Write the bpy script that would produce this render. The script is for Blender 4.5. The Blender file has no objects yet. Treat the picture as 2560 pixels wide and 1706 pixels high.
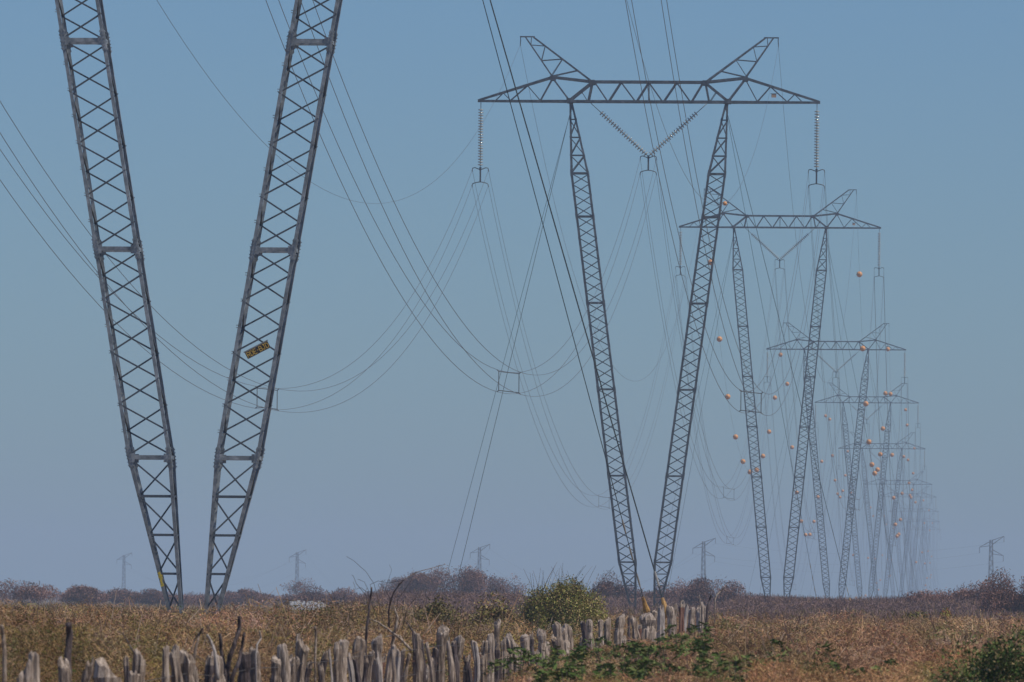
import bpy, math, random
import numpy as np
from mathutils import Vector, Matrix

R = math.radians
sc = bpy.context.scene
C = sc.collection
random.seed(7)
rng = np.random.default_rng(11)

# ------------------------------------------------------------ camera, sky, sun, exposure
F = 21700.0            # focal length in pixels of the 2560 px wide photograph
CX, HY = 1280.0, 1490.0
CAMZ = 1.75
ROLL = 0.0079
cam_d = bpy.data.cameras.new('camera')
cam = bpy.data.objects.new('camera', cam_d)
C.objects.link(cam)
cam_d.sensor_width = 36
cam_d.lens = F / 2560 * 36
cam_d.shift_y = (HY - 853) / 2560
cam_d.clip_start = 1
cam_d.clip_end = 30000
cam_d.dof.use_dof = True
cam_d.dof.focus_distance = 420
cam_d.dof.aperture_fstop = 14
cam.matrix_world = Matrix.Translation((0, 0, CAMZ)) @ Matrix.Rotation(R(90), 4, 'X') @ Matrix.Rotation(ROLL, 4, 'Z')
sc.camera = cam

SUN_EL, SUN_AZ = 54.0, 112.0        # azimuth from +Y (view direction), clockwise seen from above
world = bpy.data.worlds.new('World')
sc.world = world
world.use_nodes = True
wn = world.node_tree
wn.nodes.clear()
wo = wn.nodes.new('ShaderNodeOutputWorld')
bg = wn.nodes.new('ShaderNodeBackground')
sky = wn.nodes.new('ShaderNodeTexSky')
sky.sky_type = 'NISHITA'
sky.sun_disc = False
sky.sun_elevation = R(SUN_EL)
sky.sun_rotation = R(SUN_AZ)
sky.altitude = 0
sky.air_density = 1.0
sky.dust_density = 0.3
sky.ozone_density = 2.0
tint = wn.nodes.new('ShaderNodeMixRGB')
tint.blend_type = 'MULTIPLY'
tint.inputs[0].default_value = 1.0
tint.inputs[2].default_value = (0.52, 0.77, 1.155, 1)
wn.links.new(sky.outputs[0], tint.inputs[1])
wn.links.new(tint.outputs[0], bg.inputs[0])
bg.inputs[1].default_value = 0.085
wn.links.new(bg.outputs[0], wo.inputs[0])

sd = bpy.data.lights.new('sun', 'SUN')
sd.energy = 4.2
sd.angle = R(0.5)
sd.color = (1.0, 0.93, 0.83)
so = bpy.data.objects.new('sun', sd)
C.objects.link(so)
az = R(SUN_AZ)
sundir = Vector((math.sin(az) * math.cos(R(SUN_EL)), math.cos(az) * math.cos(R(SUN_EL)), math.sin(R(SUN_EL))))
so.rotation_euler = sundir.to_track_quat('Z', 'Y').to_euler()

sc.view_settings.view_transform = 'Standard'
sc.view_settings.look = 'None'
sc.view_settings.gamma = 1
sc.view_settings.exposure = -0.35
try:
    sc.cycles.volume_bounces = 1
    sc.cycles.max_bounces = 6
except Exception:
    pass

# ------------------------------------------------------------ helpers
def at(px, py, D):
    """world point seen at pixel (px, py) of the 2560 px photograph, D metres down the view axis"""
    dx, dy = px - CX, HY - py
    c, s = math.cos(ROLL), math.sin(ROLL)
    return Vector(((dx * c - dy * s) / F * D, D, CAMZ + (dx * s + dy * c) / F * D))

def tag(o, label=None, cat=None, group=None, kind=None):
    if label: o['label'] = label
    if cat: o['category'] = cat
    if group: o['group'] = group
    if kind: o['kind'] = kind
    return o

def empty(name, loc=(0, 0, 0), rz=0.0, parent=None):
    o = bpy.data.objects.new(name, None)
    C.objects.link(o)
    o.empty_display_size = 0.5
    o.location = loc
    o.rotation_euler = (0, 0, rz)
    if parent: o.parent = parent
    return o

def link(name, me, parent=None, loc=None):
    o = bpy.data.objects.new(name, me)
    C.objects.link(o)
    if parent: o.parent = parent
    if loc is not None: o.location = loc
    return o

class MB:
    """collects simple solids into one mesh"""
    def __init__(s):
        s.v, s.f, s.m = [], [], []
    def add(s, vs, fs, mi=0):
        n = len(s.v)
        s.v.extend([tuple(p) for p in vs])
        s.f.extend([tuple(i + n for i in f) for f in fs])
        s.m.extend([mi] * len(fs))
    def frame(s, p, q, hint):
        d = (q - p).normalized()
        u = hint - d * hint.dot(d)
        if u.length < 1e-5:
            u = d.orthogonal()
        u.normalize()
        return d, u, d.cross(u)
    def bar(s, p, q, w, t, hint=Vector((0, 1, 0)), mi=0, taper=1.0):
        p, q = Vector(p), Vector(q)
        d, u, v = s.frame(p, q, hint)
        vs = []
        for c, k in ((p, 1.0), (q, taper)):
            for a, b in ((-1, -1), (1, -1), (1, 1), (-1, 1)):
                vs.append(c + u * a * t / 2 * k + v * b * w / 2 * k)
        s.add(vs, [(0, 3, 2, 1), (4, 5, 6, 7), (0, 1, 5, 4), (1, 2, 6, 5), (2, 3, 7, 6), (3, 0, 4, 7)], mi)
    def angle(s, p, q, du, dv, w, t, mi=0):
        """L section from p to q, flanges of width w towards du and dv"""
        p, q = Vector(p), Vector(q)
        d = (q - p).normalized()
        du = (du - d * du.dot(d)).normalized()
        dv = dv - d * dv.dot(d)
        dv = (dv - du * dv.dot(du)).normalized()
        prof = [(0, 0), (w, 0), (w, t), (t, t), (t, w), (0, w)]
        vs = [c + du * a + dv * b for c in (p, q) for a, b in prof]
        fs = [(i, (i + 1) % 6, (i + 1) % 6 + 6, i + 6) for i in range(6)]
        fs += [(0, 3, 2, 1), (0, 5, 4, 3), (6, 7, 8, 9), (6, 9, 10, 11)]
        if d.dot(du.cross(dv)) < 0:
            fs = [f[::-1] for f in fs]
        s.add(vs, fs, mi)
    def tube(s, pts, rad, n=5, mi=0, cap=True):
        pts = [Vector(p) for p in pts]
        rads = rad if isinstance(rad, (list, tuple)) else [rad] * len(pts)
        vs, fs = [], []
        pu = None
        for i, p in enumerate(pts):
            d = (pts[min(i + 1, len(pts) - 1)] - pts[max(i - 1, 0)]).normalized()
            if pu is None:
                u = d.orthogonal().normalized()
            else:
                u = (pu - d * pu.dot(d)).normalized()
            pu = u
            w = d.cross(u)
            for k in range(n):
                a = 2 * math.pi * k / n
                vs.append(p + (u * math.cos(a) + w * math.sin(a)) * rads[i])
        for i in range(len(pts) - 1):
            for k in range(n):
                k2 = (k + 1) % n
                fs.append((i * n + k, i * n + k2, (i + 1) * n + k2, (i + 1) * n + k))
        if cap:
            fs.append(tuple(range(n))[::-1])
            fs.append(tuple((len(pts) - 1) * n + k for k in range(n)))
        s.add(vs, fs, mi)
    def mesh(s, name, mats, smooth=False):
        me = bpy.data.meshes.new(name)
        me.from_pydata(s.v, [], s.f)
        for m in (mats if isinstance(mats, (list, tuple)) else [mats]):
            me.materials.append(m)
        me.polygons.foreach_set('material_index', s.m)
        if smooth:
            me.polygons.foreach_set('use_smooth', [True] * len(s.f))
        me.update()
        return me
    def build(s, name, mats, parent=None, loc=None, smooth=False):
        return link(name, s.mesh(name, mats, smooth), parent, loc)

def mat(name, col, rough=0.8, metal=0.0, spec=0.3, var=None, vscale=3.0, attr=None, coords='Object', stretch=None):
    m = bpy.data.materials.new(name)
    m.use_nodes = True
    nt = m.node_tree
    b = nt.nodes['Principled BSDF']
    b.inputs['Roughness'].default_value = rough
    b.inputs['Metallic'].default_value = metal
    b.inputs['Specular IOR Level'].default_value = spec
    b.inputs['Base Color'].default_value = (*col, 1)
    if attr:
        a = nt.nodes.new('ShaderNodeAttribute')
        a.attribute_name = attr
        nt.links.new(a.outputs['Color'], b.inputs['Base Color'])
    elif var:
        tc = nt.nodes.new('ShaderNodeTexCoord')
        mp = nt.nodes.new('ShaderNodeMapping')
        if stretch: mp.inputs['Scale'].default_value = stretch
        nz = nt.nodes.new('ShaderNodeTexNoise')
        nz.inputs['Scale'].default_value = vscale
        nz.inputs['Detail'].default_value = 6
        nz.inputs['Roughness'].default_value = 0.65
        cr = nt.nodes.new('ShaderNodeValToRGB')
        els = cr.color_ramp.elements
        cols = [col] + list(var)
        els[0].position, els[0].color = 0.32, (*cols[0], 1)
        els[1].position, els[1].color = 0.68, (*cols[-1], 1)
        for i, cc in enumerate(cols[1:-1]):
            e = els.new(0.32 + 0.36 * (i + 1) / (len(cols) - 1))
            e.color = (*cc, 1)
        nt.links.new(tc.outputs[coords], mp.inputs[0])
        nt.links.new(mp.outputs[0], nz.inputs['Vector'])
        nt.links.new(nz.outputs['Fac'], cr.inputs[0])
        nt.links.new(cr.outputs[0], b.inputs['Base Color'])
        m['noise'] = 1
    return m

M_steel = mat('galvanised_steel', (0.14, 0.156, 0.16), 0.45, 0.3, 0.5, var=[(0.26, 0.282, 0.285), (0.45, 0.47, 0.465)], vscale=3.2)
M_dsteel = mat('weathered_dark_steel', (0.045, 0.055, 0.065), 0.5, 0.25, 0.45, var=[(0.095, 0.108, 0.118), (0.19, 0.20, 0.205)], vscale=2.5)
M_brace = mat('brace_steel', (0.07, 0.085, 0.10), 0.6, 0.2, 0.4, var=[(0.11, 0.125, 0.14)], vscale=4)
M_wire = mat('aluminium_wire', (0.12, 0.12, 0.12), 0.5, 0.3, 0.4, var=[(0.17, 0.165, 0.16)], vscale=0.5)
M_guy = mat('guy_strand_steel', (0.035, 0.045, 0.048), 0.8, 0.0, 0.1, var=[(0.06, 0.07, 0.07)], vscale=2)
M_guard = mat('yellow_guard_plastic', (0.62, 0.36, 0.09), 0.6, 0, 0.3, var=[(0.45, 0.24, 0.06), (0.14, 0.09, 0.05)], vscale=9)
M_grip = mat('grip_aluminium', (0.26, 0.25, 0.22), 0.5, 0.2, 0.4, var=[(0.40, 0.37, 0.31)], vscale=8)
M_glass = mat('insulator_porcelain', (0.22, 0.23, 0.19), 0.08, 0.0, 1.0, var=[(0.62, 0.62, 0.54)], vscale=5)
M_ball = mat('faded_orange_plastic', (0.80, 0.28, 0.06), 0.55, 0, 0.4, var=[(0.84, 0.40, 0.13), (0.70, 0.32, 0.13)], vscale=2.5)
M_sign = mat('sign_board', (0.03, 0.022, 0.015), 0.6, 0, 0.3, var=[(0.055, 0.04, 0.02)], vscale=6)
M_letter = mat('sign_lettering', (0.90, 0.60, 0.08), 0.6, 0, 0.3, var=[(0.80, 0.50, 0.10)], vscale=20)
M_rim = mat('sign_rim', (0.20, 0.19, 0.17), 0.6, 0.2, 0.3, var=[(0.28, 0.26, 0.22)], vscale=5)
M_tan = mat('tan_plate_paint', (0.80, 0.52, 0.30), 0.7, 0, 0.3, var=[(0.70, 0.44, 0.26)], vscale=6)
M_lichen = mat('yellow_paint', (0.66, 0.46, 0.03), 0.7, 0, 0.2, var=[(0.8, 0.62, 0.08), (0.30, 0.20, 0.04)], vscale=14)
M_rust = mat('weathered_lattice', (0.11, 0.09, 0.065), 0.8, 0.1, 0.2, var=[(0.16, 0.135, 0.10)], vscale=1.5)
M_leaf = mat('foliage', (0.1, 0.1, 0.04), 0.75, 0, 0.15, attr='Col')
M_white = mat('whitewash', (0.72, 0.72, 0.68), 0.8, 0, 0.2, var=[(0.85, 0.84, 0.80), (0.5, 0.5, 0.48)], vscale=0.8)

def wood_mat(name, a, b, c):
    m = mat(name, a, 0.9, 0, 0.1, var=[b, c], vscale=6.0, stretch=(4.5, 4.5, 0.55))
    nt = m.node_tree
    ns = [n for n in nt.nodes if n.type == 'TEX_NOISE'][0]
    ns.inputs['Detail'].default_value = 9
    bp = nt.nodes.new('ShaderNodeBump')
    bp.inputs['Strength'].default_value = 0.9
    bp.inputs['Distance'].default_value = 0.03
    nt.links.new(ns.outputs['Fac'], bp.inputs['Height'])
    nt.links.new(bp.outputs[0], nt.nodes['Principled BSDF'].inputs['Normal'])
    return m
M_woods = [wood_mat('grey_wood', (0.055, 0.04, 0.03), (0.26, 0.195, 0.145), (0.58, 0.47, 0.37)),
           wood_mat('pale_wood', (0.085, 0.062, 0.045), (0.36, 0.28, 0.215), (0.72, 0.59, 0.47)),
           wood_mat('dark_wood', (0.035, 0.026, 0.025), (0.10, 0.075, 0.07), (0.22, 0.18, 0.17)),
           wood_mat('reddish_wood', (0.10, 0.05, 0.035), (0.24, 0.12, 0.08), (0.33, 0.22, 0.17)),
           wood_mat('bleached_wood', (0.26, 0.22, 0.19), (0.44, 0.38, 0.33), (0.62, 0.54, 0.47)),
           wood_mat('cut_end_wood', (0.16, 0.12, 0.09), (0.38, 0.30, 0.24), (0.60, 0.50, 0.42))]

# ------------------------------------------------------------ the towers
class T: pass
towers = []
#        base X, distance, height, half spacing of the feet
for X, D, H, hb in ((-9.6, 262, 32.3, 0.35), (9.8, 640, 38.25, 0.75), (33.1, 1084, 48.0, 1.0), (58.2, 1568, 46.7, 1.0),
                    (85.6, 2103, 49.2, 1.0), (107.0, 2519, 45.3, 1.0), (141.0, 3179, 43.7, 1.0), (170.8, 3758, 45.9, 1.0),
                    (198.5, 4300, 45.0, 1.0), (226.0, 4850, 45.0, 1.0), (254.0, 5400, 45.0, 1.0)):
    t = T(); t.X, t.D, t.H, t.hb = X, D, H, hb
    towers.append(t)
ANG = -0.052
ordn = ['nearest', 'second', 'third', 'fourth', 'fifth', 'sixth', 'seventh', 'eighth', 'ninth', 'tenth', 'eleventh']

LEGW = 1.33
def leg_levels(H, zb, panel=0.785):
    zt = H - 5.3
    nb = 5
    lo = [zb * k / nb for k in range(nb + 1)]
    n = max(2, int(round((zt - zb) / panel)))
    mid = [zb + (zt - zb) * k / n for k in range(n + 1)]
    hi = [zt + 5.3 * k / 4 for k in range(5)]
    return lo, mid, hi

def make_leg(t, side, detail):
    """side -1 left, +1 right. returns leg mesh, list of splice heights"""
    H = t.H
    zb = 5.84 if t.D < 300 else 4.3
    zt = H - 5.3
    xt = 5.75
    mb = MB()
    def axis(z):
        return Vector((side * (t.hb + (xt - t.hb) * z / H), 0, z))
    def wid(z):
        if z < zb: return 0.24 + (LEGW - 0.24) * z / zb
        if z > zt: return LEGW + (0.22 - LEGW) * (z - zt) / (H - zt)
        return LEGW
    def cor(z, sx, sy):
        w = wid(z) / 2
        return axis(z) + Vector((sx * w, sy * w, 0))
    fl, th = (0.102, 0.012) if detail else (0.125, 0.02)
    for sx in (-1, 1):
        for sy in (-1, 1):
            for za, zc in ((0, zb), (zb, zt), (zt, H)):
                mb.angle(cor(za, sx, sy), cor(zc, sx, sy), Vector((-sx, 0, 0)), Vector((0, -sy, 0)), fl, th)
    lo, mid, hi = leg_levels(H, zb)
    bw = 0.05 if detail else (0.07 if t.D < 1500 else 0.095)
    bt = 0.05
    def lace(z0, z1, face, flip):
        # front/back faces (sy) and side faces (sx)
        if face in ('f', 'b'):
            sy = -1 if face == 'f' else 1
            a, b = (-1, 1) if flip else (1, -1)
            p, q = cor(z0, a, sy), cor(z1, b, sy)
            off = Vector((0, -sy * 0.02, 0))
            if detail:
                mb.angle(p + off, q + off, Vector((0, -sy, 0)), Vector((0, 0, 1)), bw, 0.008, 1)
            else:
                mb.bar(p + off, q + off, bw, bt, Vector((0, 1, 0)), 1)
        else:
            sx = -1 if face == 'l' else 1
            a, b = (-1, 1) if flip else (1, -1)
            p, q = cor(z0, sx, a), cor(z1, sx, b)
            off = Vector((-sx * 0.02, 0, 0))
            if detail:
                mb.angle(p + off, q + off, Vector((-sx, 0, 0)), Vector((0, 0, 1)), bw, 0.008, 1)
            else:
                mb.bar(p + off, q + off, bw, bt, Vector((1, 0, 0)), 1)
    def hor(z, big=False):
        w = (0.12 if big else 0.07)
        for sy in (-1, 1):
            mb.bar(cor(z, -1, sy) + Vector((0, -sy * .03, 0)), cor(z, 1, sy) + Vector((0, -sy * .03, 0)), w, 0.03, Vector((0, 1, 0)), 0 if big else 1)
        for sx in (-1, 1):
            mb.bar(cor(z, sx, -1) + Vector((-sx * .03, 0, 0)), cor(z, sx, 1) + Vector((-sx * .03, 0, 0)), w, 0.03, Vector((1, 0, 0)), 0 if big else 1)
    for i in range(len(lo) - 1):
        for f in 'fblr':
            lace(lo[i], lo[i + 1], f, f in 'bl')
        if i: hor(lo[i])
    for i in range(len(mid) - 1):
        par = i % 2 == 0
        lace(mid[i], mid[i + 1], 'f', par)
        lace(mid[i], mid[i + 1], 'b', not par)
        lace(mid[i], mid[i + 1], 'l', par)
        lace(mid[i], mid[i + 1], 'r', not par)
    for i in range(len(hi) - 1):
        for f in 'fblr':
            lace(hi[i], hi[i + 1], f, (f in 'bl') == (i % 2 == 0))
            if detail or t.D < 1200: lace(hi[i], hi[i + 1], f, (f in 'bl') != (i % 2 == 0))
        if i: hor(hi[i])
    # pin plates at head and foot
    mb.bar(axis(H - 0.15), axis(H + 0.02), 0.34, 0.3, Vector((0, 1, 0)), 0)
    mb.bar(axis(-0.05), axis(0.22), 0.42, 0.42, Vector((0, 1, 0)), 0)
    splices = []
    z = zb
    while z < zt - 1.0:
        splices.append(z)
        z += 6.28 if detail else 8 * (zt - zb) / (len(mid) - 1)
    if not detail: splices = splices + [zt]
    for z in splices: hor(z, True)
    if detail:            # step bolts on the outer chord
        for z in np.arange(6.6, zt, 0.79):
            p = cor(z, -1, -1)
            mb.bar(p + Vector((-0.05, -0.01, 0)), p + Vector((0.03, -0.01, 0)), 0.022, 0.022, Vector((0, 1, 0)), 0)
            mb.bar(p + Vector((-0.05, -0.01, .07)), p + Vector((0.03, -0.01, .07)), 0.022, 0.022, Vector((0, 1, 0)), 0)
            p = cor(z, 1, -1)
            mb.bar(p + Vector((-0.02, -0.06, 0)), p + Vector((-0.02, 0.01, 0)), 0.022, 0.022, Vector((1, 0, 0)), 0)
    return mb, splices, cor, wid

def splice_meshes(cor, z, detail):
    out = []
    for sx in (-1, 1):
        for sy in (-1, 1):
            mb = MB(); out.append(mb)
            h = 0.31 if detail else 0.25
            # plates lapped onto both flanges, with bolt rows
            p, q = cor(z - h, sx, sy), cor(z + h, sx, sy)
            o1 = Vector((-sx * 0.055, sy * 0.012, 0))
            mb.bar(p + o1, q + o1, 0.135, 0.016, Vector((0, 1, 0)))
            o2 = Vector((sx * 0.012, -sy * 0.055, 0))
            mb.bar(p + o2, q + o2, 0.135, 0.016, Vector((1, 0, 0)))
            if detail:
                g = cor(z, sx, sy) + Vector((-sx * 0.145, sy * 0.006, -0.02))
                mb.bar(g + Vector((0, 0, -0.13)), g + Vector((0, 0, .13)), 0.16, 0.012, Vector((0, 1, 0)))
                for k in range(6):
                    b = p.lerp(q, (k + .5) / 6)
                    for dx in (-0.035, -0.125):
                        c = b + Vector((sx * (-abs(dx)), 0, 0))
                        mb.bar(c, c + Vector((0, sy * 0.045, 0)), 0.026, 0.026, Vector((0, 0, 1)))
                    c = b + Vector((0, -sy * 0.07, 0))
                    mb.bar(c, c + Vector((sx * 0.05, 0, 0)), 0.026, 0.026, Vector((0, 0, 1)))
    return out

def crossarm_mesh():
    mb = MB()
    dep = 0.6
    def yd(x):
        ax = abs(x)
        return dep if ax < 6 else dep * max(0.08, (12.5 - ax) / 6.5)
    def P(x, z, sy): return Vector((x, sy * yd(x), z))
    for sy in (-1, 1):
        hint = Vector((0, 1, 0))
        ch = 0.17
        def B(x0, z0, x1, z1, w, mi=0):
            mb.bar(P(x0, z0, sy), P(x1, z1, sy), w, w * 0.55, hint, mi)
        for x0, x1 in ((-12.5, -6), (-6, 6), (6, 12.5)):
            B(x0, 0, x1, 0, ch)
        B(-4.17, 1.45, 4.17, 1.45, ch)
        for s in (-1, 1):
            B(s * 4.17, 1.45, s * 7.1, 1.78, ch)
            B(s * 7.1, 1.78, s * 12.5, 0.08, ch * 0.95)
            B(s * 7.1, 1.7, s * 5.85, 0.05, 0.12)
            B(s * 4.17, 1.4, s * 5.85, 0.05, 0.17)
            B(s * 4.17, 1.4, s * 4.45, 0.0, 0.14)
            B(s * 7.1, 1.7, s * 8.0, 0.05, 0.07, 1)
            B(s * 8.0, 0.05, s * 8.96, 1.15, 0.07, 1)
            B(s * 8.96, 1.15, s * 10.2, 0.05, 0.07, 1)
            B(s * 10.2, 0.05, s * 10.75, 0.6, 0.06, 1)
            B(s * 10.75, 0.6, s * 11.3, 0.05, 0.06, 1)
            B(s * 4.95, 0.7, s * 4.5, 0.0, 0.05, 1)
        tops = [-4.0, -2.05, 0, 2.05, 4.0]
        bots = [-3.05, -1.0, 1.0, 3.05]
        for i in range(4):
            B(tops[i], 1.42, bots[i], 0.03, 0.10, 1)
            B(bots[i] + .12, 0.03, tops[i + 1], 1.42, 0.10, 1)
        B(0, 1.42, 0, 0.03, 0.06, 1)
    # members between the front and the back truss
    for x, z in ((-12.1, 0.05), (-10.2, 0), (-8, 0), (-5.85, 0), (-4.45, 0), (-3.05, 0), (-1, 0), (1, 0), (3.05, 0), (4.45, 0), (5.85, 0), (8, 0),
                 (10.2, 0), (12.1, 0.05), (-7.1, 1.78), (-4.17, 1.45), (-2.05, 1.45), (0, 1.45), (2.05, 1.45), (4.17, 1.45), (7.1, 1.78), (-8.96, 1.17), (8.96, 1.17)):
        mb.bar(P(x, z, -1), P(x, z, 1), 0.08, 0.06, Vector((0, 0, 1)), 1)
    xs = [-10.2, -8, -5.85, -4.45, -3.05, -1, 1, 3.05, 4.45, 5.85, 8, 10.2]
    for i in range(len(xs) - 1):
        s = 1 if i % 2 else -1
        mb.bar(P(xs[i], 0.02, s), P(xs[i + 1], 0.02, -s), 0.06, 0.05, Vector((0, 0, 1)), 1)
    for s in (-1, 1):      # gusset plates
        for x, z in ((s * 4.17, 1.4), (s * 7.1, 1.7), (s * 5.85, 0.05)):
            for sy in (-1, 1):
                c = P(x, z, sy) + Vector((0, sy * 0.06, 0))
                mb.bar(c + Vector((0, 0, -.17)), c + Vector((0, 0, .17)), 0.4, 0.012, Vector((0, 1, 0)), 0)
        for sy in (-1, 1):
            c = P(s * 12.5, 0.02, 0)
        mb.bar(c + Vector((-.13, 0, 0)), c + Vector((.13, 0, 0)), 0.22, 0.16, Vector((0, 1, 0)), 0)
        mb.bar(Vector((s * 5.75, -0.6, -0.02)), Vector((s * 5.75, 0.6, -0.02)), 0.16, 0.14, Vector((0, 0, 1)), 0)
    return mb.mesh('crossarm', [M_dsteel, M_brace])

def peak_mesh(s):
    mb = MB()
    for sy in (-1, 1):
        def P(x, z):
            k = (z - 1.45) / 3.3
            return Vector((s * x, sy * (0.55 * (1 - k) + 0.06 * k), z))
        a0, a1 = (7.1, 1.78), (9.14, 4.73)
        b0, b1 = (4.17, 1.45), (8.55, 4.73)
        def L(p, q, w, mi=0): mb.bar(P(*p), P(*q), w, w * 0.6, Vector((0, 1, 0)), mi)
        def on(p, q, z):
            k = (z - p[1]) / (q[1] - p[1])
            return (p[0] + (q[0] - p[0]) * k, z)
        L(a0, a1, 0.10); L(b0, b1, 0.12)
        za, zb2, = (4.15, 3.0), (4.08, 3.12, 2.28)
        L(on(a0, a1, za[0]), on(b0, b1, zb2[0]), 0.05, 1)
        L(on(b0, b1, zb2[0]), on(a0, a1, za[1]), 0.05, 1)
        L(on(a0, a1, za[1]), on(b0, b1, zb2[1]), 0.05, 1)
        L(on(b0, b1, zb2[1]), on(a0, a1, 1.9), 0.05, 1)
        L(on(a0, a1, 1.85), on(b0, b1, zb2[2]), 0.06, 1)
        L(on(a0, a1, 4.15), (8.7, 4.7), 0.05, 1)
    mb.bar(Vector((s * 8.45, 0, 4.76)), Vector((s * 9.55, 0, 4.76)), 0.09, 0.14, Vector((0, 1, 0)), 0)
    mb.tube([(s * 9.5, 0, 4.73), (s * 9.5, 0, 4.5), (s * 9.52, 0, 4.2)], 0.035, 5, 1)
    mb.tube([(s * 9.52, -0.35, 4.14), (s * 9.52, 0, 4.2), (s * 9.52, 0.35, 4.14)], 0.03, 5, 1)
    return mb.mesh('earth_wire_peak', [M_dsteel, M_brace])

def string_mesh(p, q, lead, ndisc, segs=10):
    """cap and pin insulator string from p to q, with a plain link of length lead first"""
    mb = MB()
    p, q = Vector(p), Vector(q)
    d = (q - p).normalized()
    L = (q - p).length
    mb.tube([p, q], 0.028, 6, 1)
    u = d.orthogonal().normalized(); w = d.cross(u)
    pitch = (L - lead - 0.05) / ndisc
    for k in range(ndisc):
        c = p + d * (lead + pitch * (k + 0.5))
        prof = [(-0.075, 0.03), (-0.05, 0.075), (-0.025, 0.19), (0.02, 0.20), (0.045, 0.12), (0.06, 0.03)]
        vs, fs = [], []
        for h, r in prof:
            for a in range(segs):
                an = 2 * math.pi * a / segs
                vs.append(c + d * h + (u * math.cos(an) + w * math.sin(an)) * r)
        for i in range(len(prof) - 1):
            for a in range(segs):
                b = (a + 1) % segs
                fs.append((i * segs + a, (i + 1) * segs + a, (i + 1) * segs + b, i * segs + b))
        mb.add(vs, fs, 0)
    return mb.mesh('insulator_string', [M_glass, M_dsteel], True)

def yoke_mesh(x, z):
    """four-conductor suspension yoke hanging from (x, 0, z)"""
    mb = MB()
    P = lambda a, b, y=0: Vector((x + a, y, z + b))
    mb.bar(P(0, 0.08), P(0, -0.16), 0.16, 0.05, Vector((0, 1, 0)))
    mb.bar(P(0, -0.1), P(0, -1.02), 0.12, 0.05, Vector((0, 1, 0)))
    for s in (-1, 1):
        mb.tube([P(0, -0.12), P(s * .17, -0.06), P(s * .40, 0.03), P(s * .56, 0.0), P(s * .60, -0.12)], 0.035, 5)
        mb.tube([P(0, -1.02), P(s * .22, -1.05), P(s * .42, -1.10), P(s * .56, -1.16), P(s * .59, -1.26)], 0.035, 5)
        for dz in (-0.15, -1.28):   # suspension clamps with armour rods
            mb.tube([P(s * .60, dz - 0.06, -0.75), P(s * .60, dz, 0), P(s * .60, dz - 0.06, 0.75)], [0.02, 0.035, 0.02], 5)
    return mb.mesh('yoke', [M_dsteel])

CROSS = crossarm_mesh()
PEAK = {s: peak_mesh(s) for s in (-1, 1)}
NEARSTR, FARSTR = {}, {}
def strings(far):
    n, sg = (21, 10) if not far else (21, 6)
    return {'l': string_mesh((-12.4, 0, -0.05), (-12.4, 0, -4.85), 0.5, n, sg), 'r': string_mesh((12.4, 0, -0.05), (12.4, 0, -4.85), 0.5, n, sg),
            'vl': string_mesh((-4.3, 0, -0.1), (-0.08, 0, -3.95), 1.0, 21, sg), 'vr': string_mesh((4.3, 0, -0.1), (0.08, 0, -3.95), 1.0, 21, sg)}
STR = {False: strings(False), True: strings(True)}
YOKE = {-12.4: yoke_mesh(-12.4, -4.95), 12.4: yoke_mesh(12.4, -4.95), 0.0: yoke_mesh(0, -4.02)}
labels = [
 'nearest lattice tower, two big grey legs at left with the top out of frame',
 'second lattice tower, whole crossarm and white insulators in full view above two slanting legs',
 'third lattice tower, its crossarm partly behind the right leg of the second tower',
 'fourth lattice tower, crossarm halfway up the sky behind the legs of the third tower',
 'fifth lattice tower, blue with haze, its crossarm just below that of the fourth',
 'sixth lattice tower, pale in haze, crossarm just under that of the fifth',
 'seventh lattice tower, faint in haze, the first faint crossarm below the sixth tower',
 'eighth lattice tower, very faint, its crossarm just below that of the seventh',
 'ninth lattice tower, barely visible through haze, next beyond the eighth',
 'tenth lattice tower, barely visible through haze, next beyond the ninth',
 'farthest lattice tower, almost lost in haze at the end of the line']

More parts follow.
